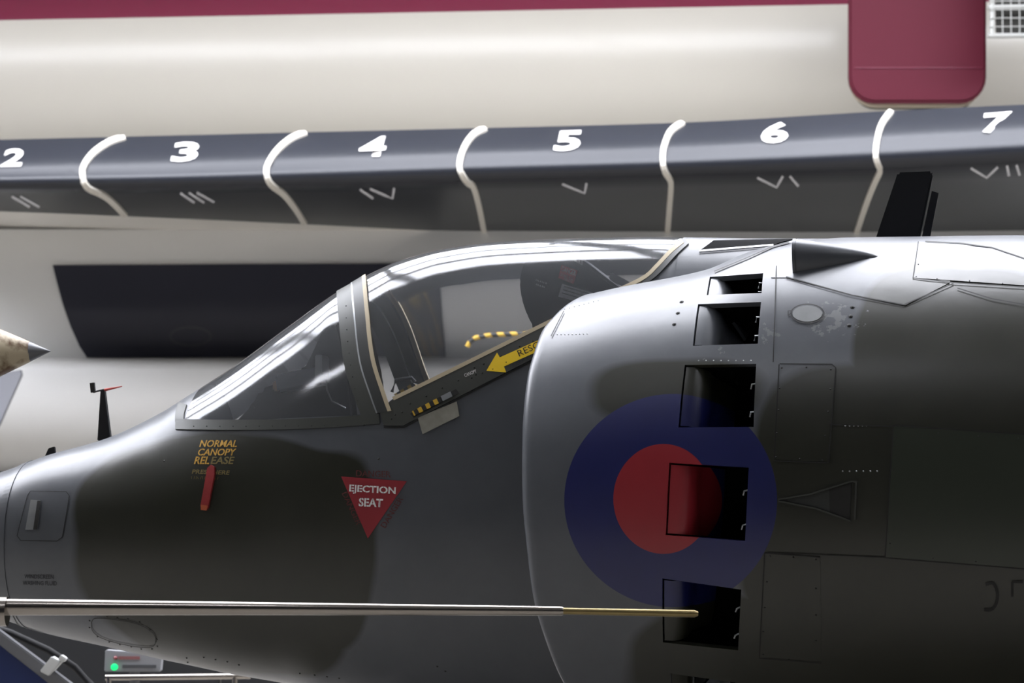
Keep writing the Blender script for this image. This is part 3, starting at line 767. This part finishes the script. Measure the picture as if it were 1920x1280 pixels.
ribbon('nose_panel_seams', SB, [[(58,921),(125,922),(131,930),(118,1006),(108,1014),(40,1013),(33,1004),(52,930),(58,921)], smooth_line([(24,1150),(35,1170),(55,1184),(80,1188)]),
        smooth_line([(172,1165),(180,1158),(215,1160),(260,1169),(288,1186),(292,1204),(280,1212),(240,1208),(195,1196),(175,1182),(172,1165)])], 1.3, .004, M_SEAM, JR, kind='stuff')
dots('nose_fasteners', SB, [(178,1153),(200,1155),(220,1158),(240,1160),(262,1166),(282,1180),(294,1198),(295,1211),(285,1216),(265,1216),(246,1212),(225,1208),(205,1203),(183,1193),(168,1176),(168,1163),(350,1233),(382,1232),(404,1236),(426,1240),(448,1246),(352,1241),(835,1258),(820,1249),(308,864),(710,860),(562,1262),(590,1265),(613,1268),(636,1271)], .0045, .003, M_RIV, JR, kind='stuff')
lettering('washer_lettering', SB, 'WINDSCREEN', (46,1084), (101,1085), (46,1076), .002, M_DKS, JR, .01)
lettering('washer_lettering', SB, 'WASHING FLUID', (43,1096), (107,1097), (43,1088), .002, M_DKS, JR, .01)
# wind vane on its mast, blade aerials
zz = LP([(184,826),(190,731),(197,731),(209,826)])
MAST = prism('vane_mast', zz, -.012, .012, M_BLACK, JR, bevel=.003)
prism('vane_plate', LP([(169,718),(177,717),(179,735),(171,736)]), -.006, .006, M_BLACK, MAST)
tube('vane_arm', [L(175,735), L(195,730)], .004, M_BLACK, MAST, n=8)
tube('vane_pointer', [L(196,731), L(229,724)], [.0065, .002], simple('red_vane_pointer', 'b04038', .5), MAST, n=8, label='red pointer')
prism('blade_aerial', LP([(82,862),(92,840),(103,837),(106,860),(104,868),(84,872)]), -.008, .008, M_BLACK, JR, bevel=.002)
prism('blade_aerial', LP([(1641,452),(1684,324),(1748,322),(1750,328),(1724,452)]), -.022, .022, M_BLACK, JR, bevel=.008, label='large black blade aerial')
prism('blade_aerial', LP([(1722,452),(1744,350),(1757,354),(1738,452)]), .12, .135, M_BLACK, JR)
box('spine_hinge', L(1757, 450, -.05), (.05, .04, .02), M_BARE, JR, bevel=.003)
# undercarriage (below the frame) so that the jet stands on the floor
M_TYRE = simple('tyre_rubber', '1a1a1a', .8); M_LEG = simple('gear_leg_white', 'c8c8c4', .4)
for (u, yy, zt) in ((760, 0, 1.0), (2300, -.0, .95)):
    x = L(u, 1300, yy).x
    lg = tube('gear_leg', [(x, yy, zt), (x, yy, .3)], .07, M_LEG, JR)
    tube('wheel', [(x, yy-.12, .3), (x, yy-.1, .3), (x, yy+.1, .3), (x, yy+.12, .3)], [.24, .3, .3, .24], M_TYRE, lg, n=32)

# ================================================================== the white airliner behind
M_CREAM = simple('airliner_cream_white', 'b6b2a8', .35, noise=.02, nscale=1, coat=.1)
M_WING = simple('airliner_wing_grey_white', 'e0dcd4', .35, noise=.03, nscale=1)
M_MAR = simple('maroon_cheatline_gloss', '6c2038', .35, coat=.15)
M_NAVY = simple('black_leading_edge_rubber', '1d2028', .38, noise=.1, nscale=1.5)
M_NAVY2 = simple('black_nacelle_panel', '1e2030', .5, noise=.08, nscale=2)
M_STR = simple('white_joint_paint', 'd8d3c8', .5)
M_NUM = simple('white_numeral_paint', 'e8e6e2', .5)
M_ROM = simple('grey_numeral_paint', 'd4d4d8', .55)
AL = empty('airliner', 'huge white airliner with maroon stripe and black numbered wing edge behind the jet', 'aircraft', (0, 18, 0))
OFF = Vector((0, -18, 0))
def wmesh(name, vs, fs, mat, parent=AL, **k):
    return mesh(name, [Vector(v)+OFF for v in vs], fs, mat, parent, **k)
us = np.linspace(-260, 2180, 123)
vTop = tab([-260,0,160,570,905,1275,1665,1920,2180], [270,262,258,248,240,230,208,196,184])
vCre = tab([-260,0,300,500,900,1280,1650,1920,2180], [333,325,318,312,298,287,270,255,240])
vLow = tab([-260,0,180,520,880,1250,1645,1920,2180], [360,356,356,350,341,331,318,305,292])
vEnd = tab([-260,0,235,570,910,1250,1600,1920,2180], [390,396,405,420,437,452,466,480,490])
def Yle(u): return 14 - 2.1*u/1920
SECT = []
for u in us:
    y = Yle(u); r = []
    pt = P(u, vTop(u), y+.5); pc = P(u, vCre(u), y+.06); pl = P(u, vLow(u), y+.1)
    for f in np.linspace(0, 1, 9):                           # crowned upper face
        v = vTop(u)*(1-f)+vCre(u)*f; r.append(P(u, v, y + .06 + .44*(1-f)**1.6))
    for f in (.2, .45, .7, .9): r.append(P(u, vCre(u)*(1-f)+vLow(u)*f, y + .06*(1-f) + .1*f - .09*math.sin(math.pi*f)))
    r.append(pl)
    for f in np.linspace(0, 1, 7)[1:]:
        q = PZ(u, vLow(u)*(1-f)+vEnd(u)*f, pl.z - .0*f); r.append(q)
    SECT.append(r)
nW = len(SECT[0])
full_v = [p for r in SECT for p in r]; SWG = Surf(full_v, grid_faces(len(us), nW), False)
joints = [[(235,258),(205,268),(176,288),(158,312),(156,332),(165,350),(194,364),(216,382),(236,404)], [(575,249),(545,262),(518,286),(501,315),(503,335),(513,348),(532,362),(553,388),(572,419)],
          [(912,241),(888,254),(870,280),(862,310),(868,328),(878,341),(888,349),(899,388),(908,436)], [(1282,230),(1258,248),(1246,275),(1243,300),(1247,320),(1256,334),(1258,348),(1255,390),(1250,450)],
          [(1672,209),(1655,232),(1646,258),(1642,290),(1646,306),(1650,318),(1640,340),(1622,386),(1598,460)]]
cuts = [-260] + [j[4][0] for j in joints] + [2180]
for k in range(len(cuts)-1):
    idx = [i for i, u in enumerate(us) if cuts[k]-20.1 <= u <= cuts[k+1]]
    vs = [SECT[i][j] for i in idx for j in range(nW)]
    o = wmesh('leading_edge_panel', vs, grid_faces(len(idx), nW), M_NAVY, smooth=True, merge=1e-5)
class OffS:                                                   # cast on the wing, in the airliner's own frame
    def __init__(s, S): s.S = S
    def cast(s, u, v): p, n = s.S.cast(u, v); return p + OFF, n
OW = OffS(SWG)
for j in joints:
    ribbon('joint_strip', OW, [smooth_line(j, 5)], 10, .022, M_STR, AL, step=8, thick=.03)
for tx, bl, br, tl in (('2',(0,314),(40,313),(12,281)), ('3',(320,305),(369,303),(328,269)), ('4',(670,296),(720,294),(680,259)), ('5',(1037,285),(1086,283),(1045,248)), ('6',(1425,271),(1476,268),(1431,233)), ('7',(1838,252),(1890,248),(1846,215))):
    lettering('wing_numeral', OW, tx, bl, br, tl, .012, M_NUM, AL, .03)
ROM = [[[(22,367),(56,387)], [(38,367),(74,387)]], [[(338,361),(365,379)], [(354,360),(383,379)], [(369,360),(402,378)]], [[(675,354),(700,371)], [(694,353),(736,371),(739,351)]], [[(1054,344),(1096,361),(1100,342)]],
       [[(1420,332),(1456,350),(1468,329)], [(1481,329),(1497,348)]], [[(1820,314),(1850,332),(1871,312)], [(1888,309),(1892,329)], [(1906,308),(1912,328)]]]
for g in ROM: ribbon('roman_numeral', OW, g, 4.5, .006, M_ROM, AL)
# white wing skin: upper side behind the black boot, and underside back to the hull
uv, lv = [], []
for i, u in enumerate(us):
    a = SECT[i][0]; uv += [a + Vector((0, .0, -.003)), a + Vector((0, .8, .09)), a + Vector((0, 4, .2)), a + Vector((0, 9, .1))]
    b = SECT[i][-1]; lv += [b + Vector((0, 0, -.002)), Vector((b.x*1.1, max(b.y+1.5, 17.5), b.z-.01)), Vector((b.x*1.2, 23, b.z))]
wmesh('wing_upper_skin', uv, grid_faces(len(us), 4), M_CREAM, smooth=True)
wmesh('wing_underside', lv, grid_faces(len(us), 3), M_WING, smooth=True)
# belly / nacelle wall under the wing
prof = [(430,16.75),(494,16.6),(580,16.65),(664,16.8),(671,16.82),(673,16.5),(677,16.3),(684,16.22),(694,16.2),(740,16.2),(800,16.35),(850,16.7),(870,17.0),(880,17.6),(884,18.6)]
hu = np.linspace(-300, 2300, 40)
hv = [P(u, v, y) for u in hu for (v, y) in prof]
SH = Surf(hv, grid_faces(40, len(prof)), False); OH = OffS(SH)
wmesh('belly_hull', hv, grid_faces(40, len(prof)), simple('airliner_belly_white', 'f0f0ee', .3, noise=.03, nscale=1), smooth=True, sharp=60)
PNL = poly_patch('black_belly_panel', OH, [[(100,497),(460,495),(823,494),(830,600),(836,667),(164,668),(150,648),(134,612),(119,570),(108,530)]], .03, M_NAVY2, AL, maxe=30, thick=.03)
ribbon('panel_ring', OH, [[(358+38*math.cos(a), 629+17*math.sin(a)) for a in np.linspace(0, 2*math.pi, 28)]], 5, .034, simple('ring_scuff', '2b2c36', .4), PNL)
# fuselage barrel
A = P(0, 38, 22.0); dR = (31.0/1.031) - 9; Bq = P(1590, 8, dR)
ax = (Bq - A).normalized(); side = ax.cross(Vector((0, 0, 1))).normalized(); upv = side.cross(ax)
if side.y > 0: side = -side
ctr = A - side*1.45*math.cos(.42) - upv*1.45*math.sin(.42)
def barrel(name, a0, a1, n, mat, r=1.45, **k):
    vs = []
    for s in np.linspace(-14, 22, 30):
        for a in np.linspace(a0, a1, n): vs.append(ctr + ax*s + (side*math.cos(a)+upv*math.sin(a))*r)
    return wmesh(name, vs, grid_faces(30, n), mat, smooth=True, **k)
barrel('fuselage_barrel', -2.4, .42, 60, M_CREAM)
barrel('maroon_stripe', .42, .95, 16, M_MAR)
barrel('fuselage_roof', .95, 3.9, 40, M_CREAM)
ribv = []
# open door hanging outside the barrel
def rrect(u0, v0, u1, v1, r, n=7):
    pts = [(u0, v0), (u1, v0)]
    pts += [(u1-r+r*math.cos(a), v1-r+r*math.sin(a)) for a in np.linspace(0, HP, n)]
    pts += [(u0+r+r*math.cos(a), v1-r+r*math.sin(a)) for a in np.linspace(HP, math.pi, n)]
    return pts
def slab(name, pts, y0, y1, mat, parent, bow=0.0, bevel=.0):
    vs = [P(u, v, y0) + OFF for (u, v) in pts]
    n = len(vs); vs += [Vector((p.x, p.y + (y1-y0), p.z)) for p in vs]
    fs = [tuple(range(n)), tuple(range(2*n-1, n-1, -1))] + [(i, (i+1) % n, n+(i+1) % n, n+i) for i in range(n)]
    bm = bmesh.new(); vv = [bm.verts.new(p) for p in vs]
    for f in fs: bm.faces.new([vv[i] for i in f])
    bmesh.ops.recalc_face_normals(bm, faces=bm.faces)
    if bevel:
        es = [e for e in bm.edges if all(v in vv[:n] for v in e.verts)]
        bmesh.ops.bevel(bm, geom=es, offset=bevel, segments=3, affect='EDGES')
    me = bpy.data.meshes.new(name); bm.to_mesh(me); bm.free(); return link(name, me, mat, parent)
DR = slab('cabin_door', rrect(1592, -160, 1850, 192, 48), 18.9, 19.0, simple('door_maroon_gloss', '521224', .55, noise=.05, nscale=2, spec=.2), AL, bevel=.03); DR['label'] = 'open maroon cabin door'
slab('door_inner_frame', rrect(1594, -160, 1846, 199, 50), 19.0, 19.12, simple('door_edge_cream', 'b5aa98', .5), DR)
slab('door_seal', rrect(1599, -160, 1838, 203, 44), 19.12, 19.2, M_SEAM, DR)
box('door_step_line', P(1722, 127, 18.89)+OFF, (1.5, .008, .012), M_MAR, DR)
# gear legs of the airliner (behind, out of view) keep it standing
for (x, y) in ((-7, 22), (6, 22.5)):
    lg = tube('gear_leg', [Vector((x, y, 4.4))+OFF, Vector((x, y, .5))+OFF], .16, M_LEG, AL)
    tube('wheel', [Vector((x, y-.4, .55))+OFF, Vector((x, y+.4, .55))+OFF], .55, M_TYRE, lg, n=28)
slab('gear_door', [(-60,690),(0,700),(38,693),(40,702),(0,792),(-60,900)], 15.2, 15.28, simple('gear_door_grey', '7f8086', .5), AL)

# ================================================================== access platform at upper right
PL = empty('access_platform', 'grey steel access platform with wire mesh beside the maroon cabin door', 'platform', P(1890, 60, 18.0))
po = -P(1890, 60, 18.0); M_STEEL = simple('galvanised_steel', 'a9aaa6', .45, metal=.3); M_GAP = simple('dark_mesh_void', '24231f', .8)
def pbar(name, a, b, w, mat, y=18.0):
    p, q = P(*a, y)+po, P(*b, y)+po; return tube(name, [p, q], w, mat, PL, n=8)
pbar('frame_rail', (1852,14), (2100,10), .03, M_STEEL); pbar('frame_rail', (1852,67), (2100,66), .03, M_STEEL)
pbar('frame_post', (1860,-120), (1860,70), .03, M_STEEL); pbar('frame_post', (2100,-120), (2100,70), .03, M_STEEL)
q0, q1 = P(1864, -120, 18.15)+po, P(2100, 66, 18.15)+po
box('mesh_void_shade', (q0+q1)/2, (abs(q1.x-q0.x), .02, abs(q1.z-q0.z)), M_GAP, PL)  # dark sheet standing in for the shaded void behind the mesh
for k in range(15): pbar('mesh_wire', (1862+k*16, -120), (1864+k*16, 68), .006, M_STEEL, 17.97)
for k in range(11): pbar('mesh_wire', (1855, -110+k*16), (2100, -112+k*16), .006, M_STEEL, 17.96)
bx_ = P(2050, 60, 18.0)
for uu in (1860, 2100):
    p = P(uu, -120, 18.0); tube('hanger_rod', [p+po, Vector((p.x, p.y, CEIL_Z))+po], .02, M_STEEL, PL, n=8)

# ================================================================== rusty nose cone at the left edge
CY = .9
def world_tube(name, base, pts, rad, mat, parent, n=32): return tube(name, [p - base for p in pts], rad, mat, parent, n=n)
cb = P(-400, 660, CY); cb = Vector((cb.x, cb.y, 0))
NC = empty('missile', 'weathered rusty white missile nose with grey pointed tip at left edge', 'missile', cb)
m, t, b = nt('rust_streaked_cream_paint')
tc = t.nodes.new('ShaderNodeTexCoord'); nz = t.nodes.new('ShaderNodeTexNoise'); nz.inputs['Scale'].default_value = 14; nz.inputs['Detail'].default_value = 6
cr = t.nodes.new('ShaderNodeValToRGB'); cr.color_ramp.elements[0].position = .42; cr.color_ramp.elements[1].position = .58
cr.color_ramp.elements[0].color = lin('5e4426'); cr.color_ramp.elements[1].color = lin('b5a78c')
t.links.new(tc.outputs['Object'], nz.inputs['Vector']); t.links.new(nz.outputs['Fac'], cr.inputs[0]); t.links.new(cr.outputs[0], b.inputs['Base Color']); b.inputs['Roughness'].default_value = .5
mmp = P(1,0,CY).x - P(0,0,CY).x
world_tube('nose_cone', cb, [P(-420,662,CY), P(-200,662,CY), P(-90,661.5,CY), P(0,661,CY), P(57,659,CY)], [140*mmp, 125*mmp, 85*mmp, 44*mmp, 18.5*mmp], m, NC)
world_tube('cone_tip', cb, [P(56,659,CY), P(95,658.3,CY)], [19*mmp, .001], simple('cone_tip_grey', '66676a', .4, metal=.4), NC)
tube('support_post', [(-.15, 0, 0), (-.15, 0, P(-420,700,CY).z)], .06, M_STEEL, NC)
box('support_foot', (-.15, 0, .015), (.5, .5, .03), M_STEEL, NC)

# ================================================================== polished probe across the foreground
BY = -1.0
mm2 = P(1,0,BY).x - P(0,0,BY).x
bb = P(-300, 1135, BY); bb = Vector((bb.x, bb.y, 0))
PB = empty('probe_boom', 'long polished metal probe with thin brass tip reaching across in front of the jet', 'probe', bb)
M_POL = simple('polished_aluminium', '9b958e', .2, metal=1); M_BRASS = simple('dull_brass', '8a7a52', .35, metal=.7, noise=.2, nscale=20)
world_tube('tapered_tube', bb, [P(-300,1135,BY), P(0,1137.5,BY), P(500,1140.5,BY), P(1052,1145,BY), P(1056,1145,BY)], [19*mm2, 15.5*mm2, 12*mm2, 8.6*mm2, 7.5*mm2], M_POL, PB)
world_tube('tip_rod', bb, [P(1050,1145,BY), P(1200,1148,BY), P(1302,1150,BY), P(1309,1150,BY)], [6.2*mm2, 6.5*mm2, 6.8*mm2, 4*mm2], M_BRASS, PB, n=20)
world_tube('root_collar', bb, [P(-300,1146,BY), P(14,1146,BY)], [30*mm2, 27*mm2], M_POL, PB)
tube('support_post', [(-.02, 0, 0), (-.02, 0, P(-300,1135,BY).z)], .04, M_STEEL, PB)
box('support_foot', (-.02, 0, .015), (.4, .4, .03), M_STEEL, PB)

# ================================================================== exhibits at lower left, under the nose
SY = 4.0
M_BLUE = simple('blue_display_panel', '0d2256', .5); M_ALU = simple('brushed_rail_grey', '67686b', .4, metal=.4)
def pts_w(px, y, base): return [(P(u, v, y).x - base.x, P(u, v, y).z - base.z) for (u, v) in px]
b1 = P(0, 1280, SY); b1 = Vector((b1.x, SY, 0))
ST = empty('stair_rail', 'sloping grey stair stringer with blue panel at lower left corner', 'stair', b1)
prism('blue_infill', pts_w([(-220,1040),(0,1205),(100,1284),(300,1437),(-220,1437)], SY, b1), .03, .06, M_BLUE, ST)
prism('stringer', pts_w([(-220,1014),(0,1181),(140,1285),(340,1437),(300,1437),(95,1282),(0,1208),(-220,1042)], SY, b1), -.03, .05, M_ALU, ST, bevel=.006)
prism('clamp', pts_w([(100,1229),(118,1240),(95,1266),(78,1257)], SY, b1), -.06, .02, simple('clamp_light_grey', 'b9bab8', .5), ST, bevel=.005)
prism('clamp_knob', pts_w([(118,1226),(128,1233),(122,1241),(112,1234)], SY, b1), -.06, .0, simple('clamp_light_grey', 'b9bab8', .5), ST, bevel=.004)
for uu in (-200, 330):
    p = P(uu, 1437 if uu > 0 else 1200, SY); tube('stringer_foot', [(p.x-b1.x, .02, 0), (p.x-b1.x, .02, p.z)], .04, M_ALU, ST, n=8)
zz_ = P(0, 1180, SY+.5)
CB = tube('cable', [P(-60,1160,SY+.6), P(20,1186,SY+.6), P(90,1218,SY+.6), P(140,1250,SY+.6), P(172,1284,SY+.6), P(190,1400,SY+.6), Vector((P(190,1400,SY+.6).x, SY+.6, .0))], .02, simple('cable_rubber', '0e0e0f', .8), None, n=10)
tag(CB, 'thick black cable drooping behind the sloping grey stringer', 'cable')
b2 = P(250, 1300, SY+1.2); b2 = Vector((b2.x, SY+1.2, 0)); yy = SY+1.2
SG = empty('indicator_box', 'small grey control box with glowing green lamp under the jet nose', 'control box', b2)
prism('case', pts_w([(197,1218),(303,1226),(300,1259),(195,1259)], yy, b2), 0, .1, simple('box_grey', '8e8f92', .5), SG, bevel=.006)
def lamp(name, u, v, r, mat):
    p = P(u, v, yy) - b2; tube(name, [p, p + Vector((0, -.02, 0)), p + Vector((0, -.026, 0))], [r, r, r*.4], mat, SG, n=16)
lamp('green_lamp', 215, 1250, .02, emit('green_lamp_glow', '08c46a', 1.5)); lamp('red_lamp', 217, 1233, .011, simple('red_lamp_off', '7a3438', .4))
for (u0, u1, v, mt) in ((222, 262, 1233, '8a5a5a'), (230, 293, 1249, '4c4d50')):
    p, q = P(u0, v-3, yy)-b2, P(u1, v+3, yy)-b2; box('text_strip', ((p.x+q.x)/2, -.002, (p.z+q.z)/2), (q.x-p.x, .004, abs(p.z-q.z)), simple('strip_'+mt, mt, .6), SG)
p = P(250, 1259, yy)-b2; tube('box_post', [(p.x, .05, 0), (p.x, .05, p.z)], .03, M_ALU, SG, n=10)
b3 = P(320, 1270, SY+1.0); b3 = Vector((b3.x, SY+1.0, 0)); yy = SY+1.0
BR = empty('barrier', 'polished steel barrier rail standing under the jet nose', 'barrier', b3)
tube('top_rail', [P(198,1270,yy)-b3, P(470,1267,yy)-b3], .017, M_POL, BR)
for uu in (204, 440): 
    p = P(uu, 1268, yy)-b3; tube('post', [(p.x, 0, 0), p], .017, M_POL, BR)
# added dark boards, standing in for the shaded region under the airliner
DP = empty('shade_backdrop', 'long dark grey board wall added as shaded backdrop behind the jet nose', 'partition', (-3.5, 7.6, 0))
M_PART = simple('backdrop_charcoal', '141518', .7)
for k in range(6): box('board', (-3.75+k*1.5, 0, .58), (1.49, .06, 1.16), M_PART, DP, bevel=.008)
# striped hoop seen through the canopy
hp = [P(876,650,12), P(881,640,12), P(892,633,12), P(920,628,12), P(970,626,12), P(1030,627,12), P(1060,640,12)]
hb = Vector((P(965,640,12).x, 12, 0))
HZ = empty('guard_hoop', 'yellow and black striped guard hoop seen through the canopy', 'guard', hb)
tube('hoop', [p-hb for p in hp] + [Vector((hp[-1].x, 12, 0))-hb], .022, hazard('hazard_striped_tube', 3.2, .6), HZ, n=12)
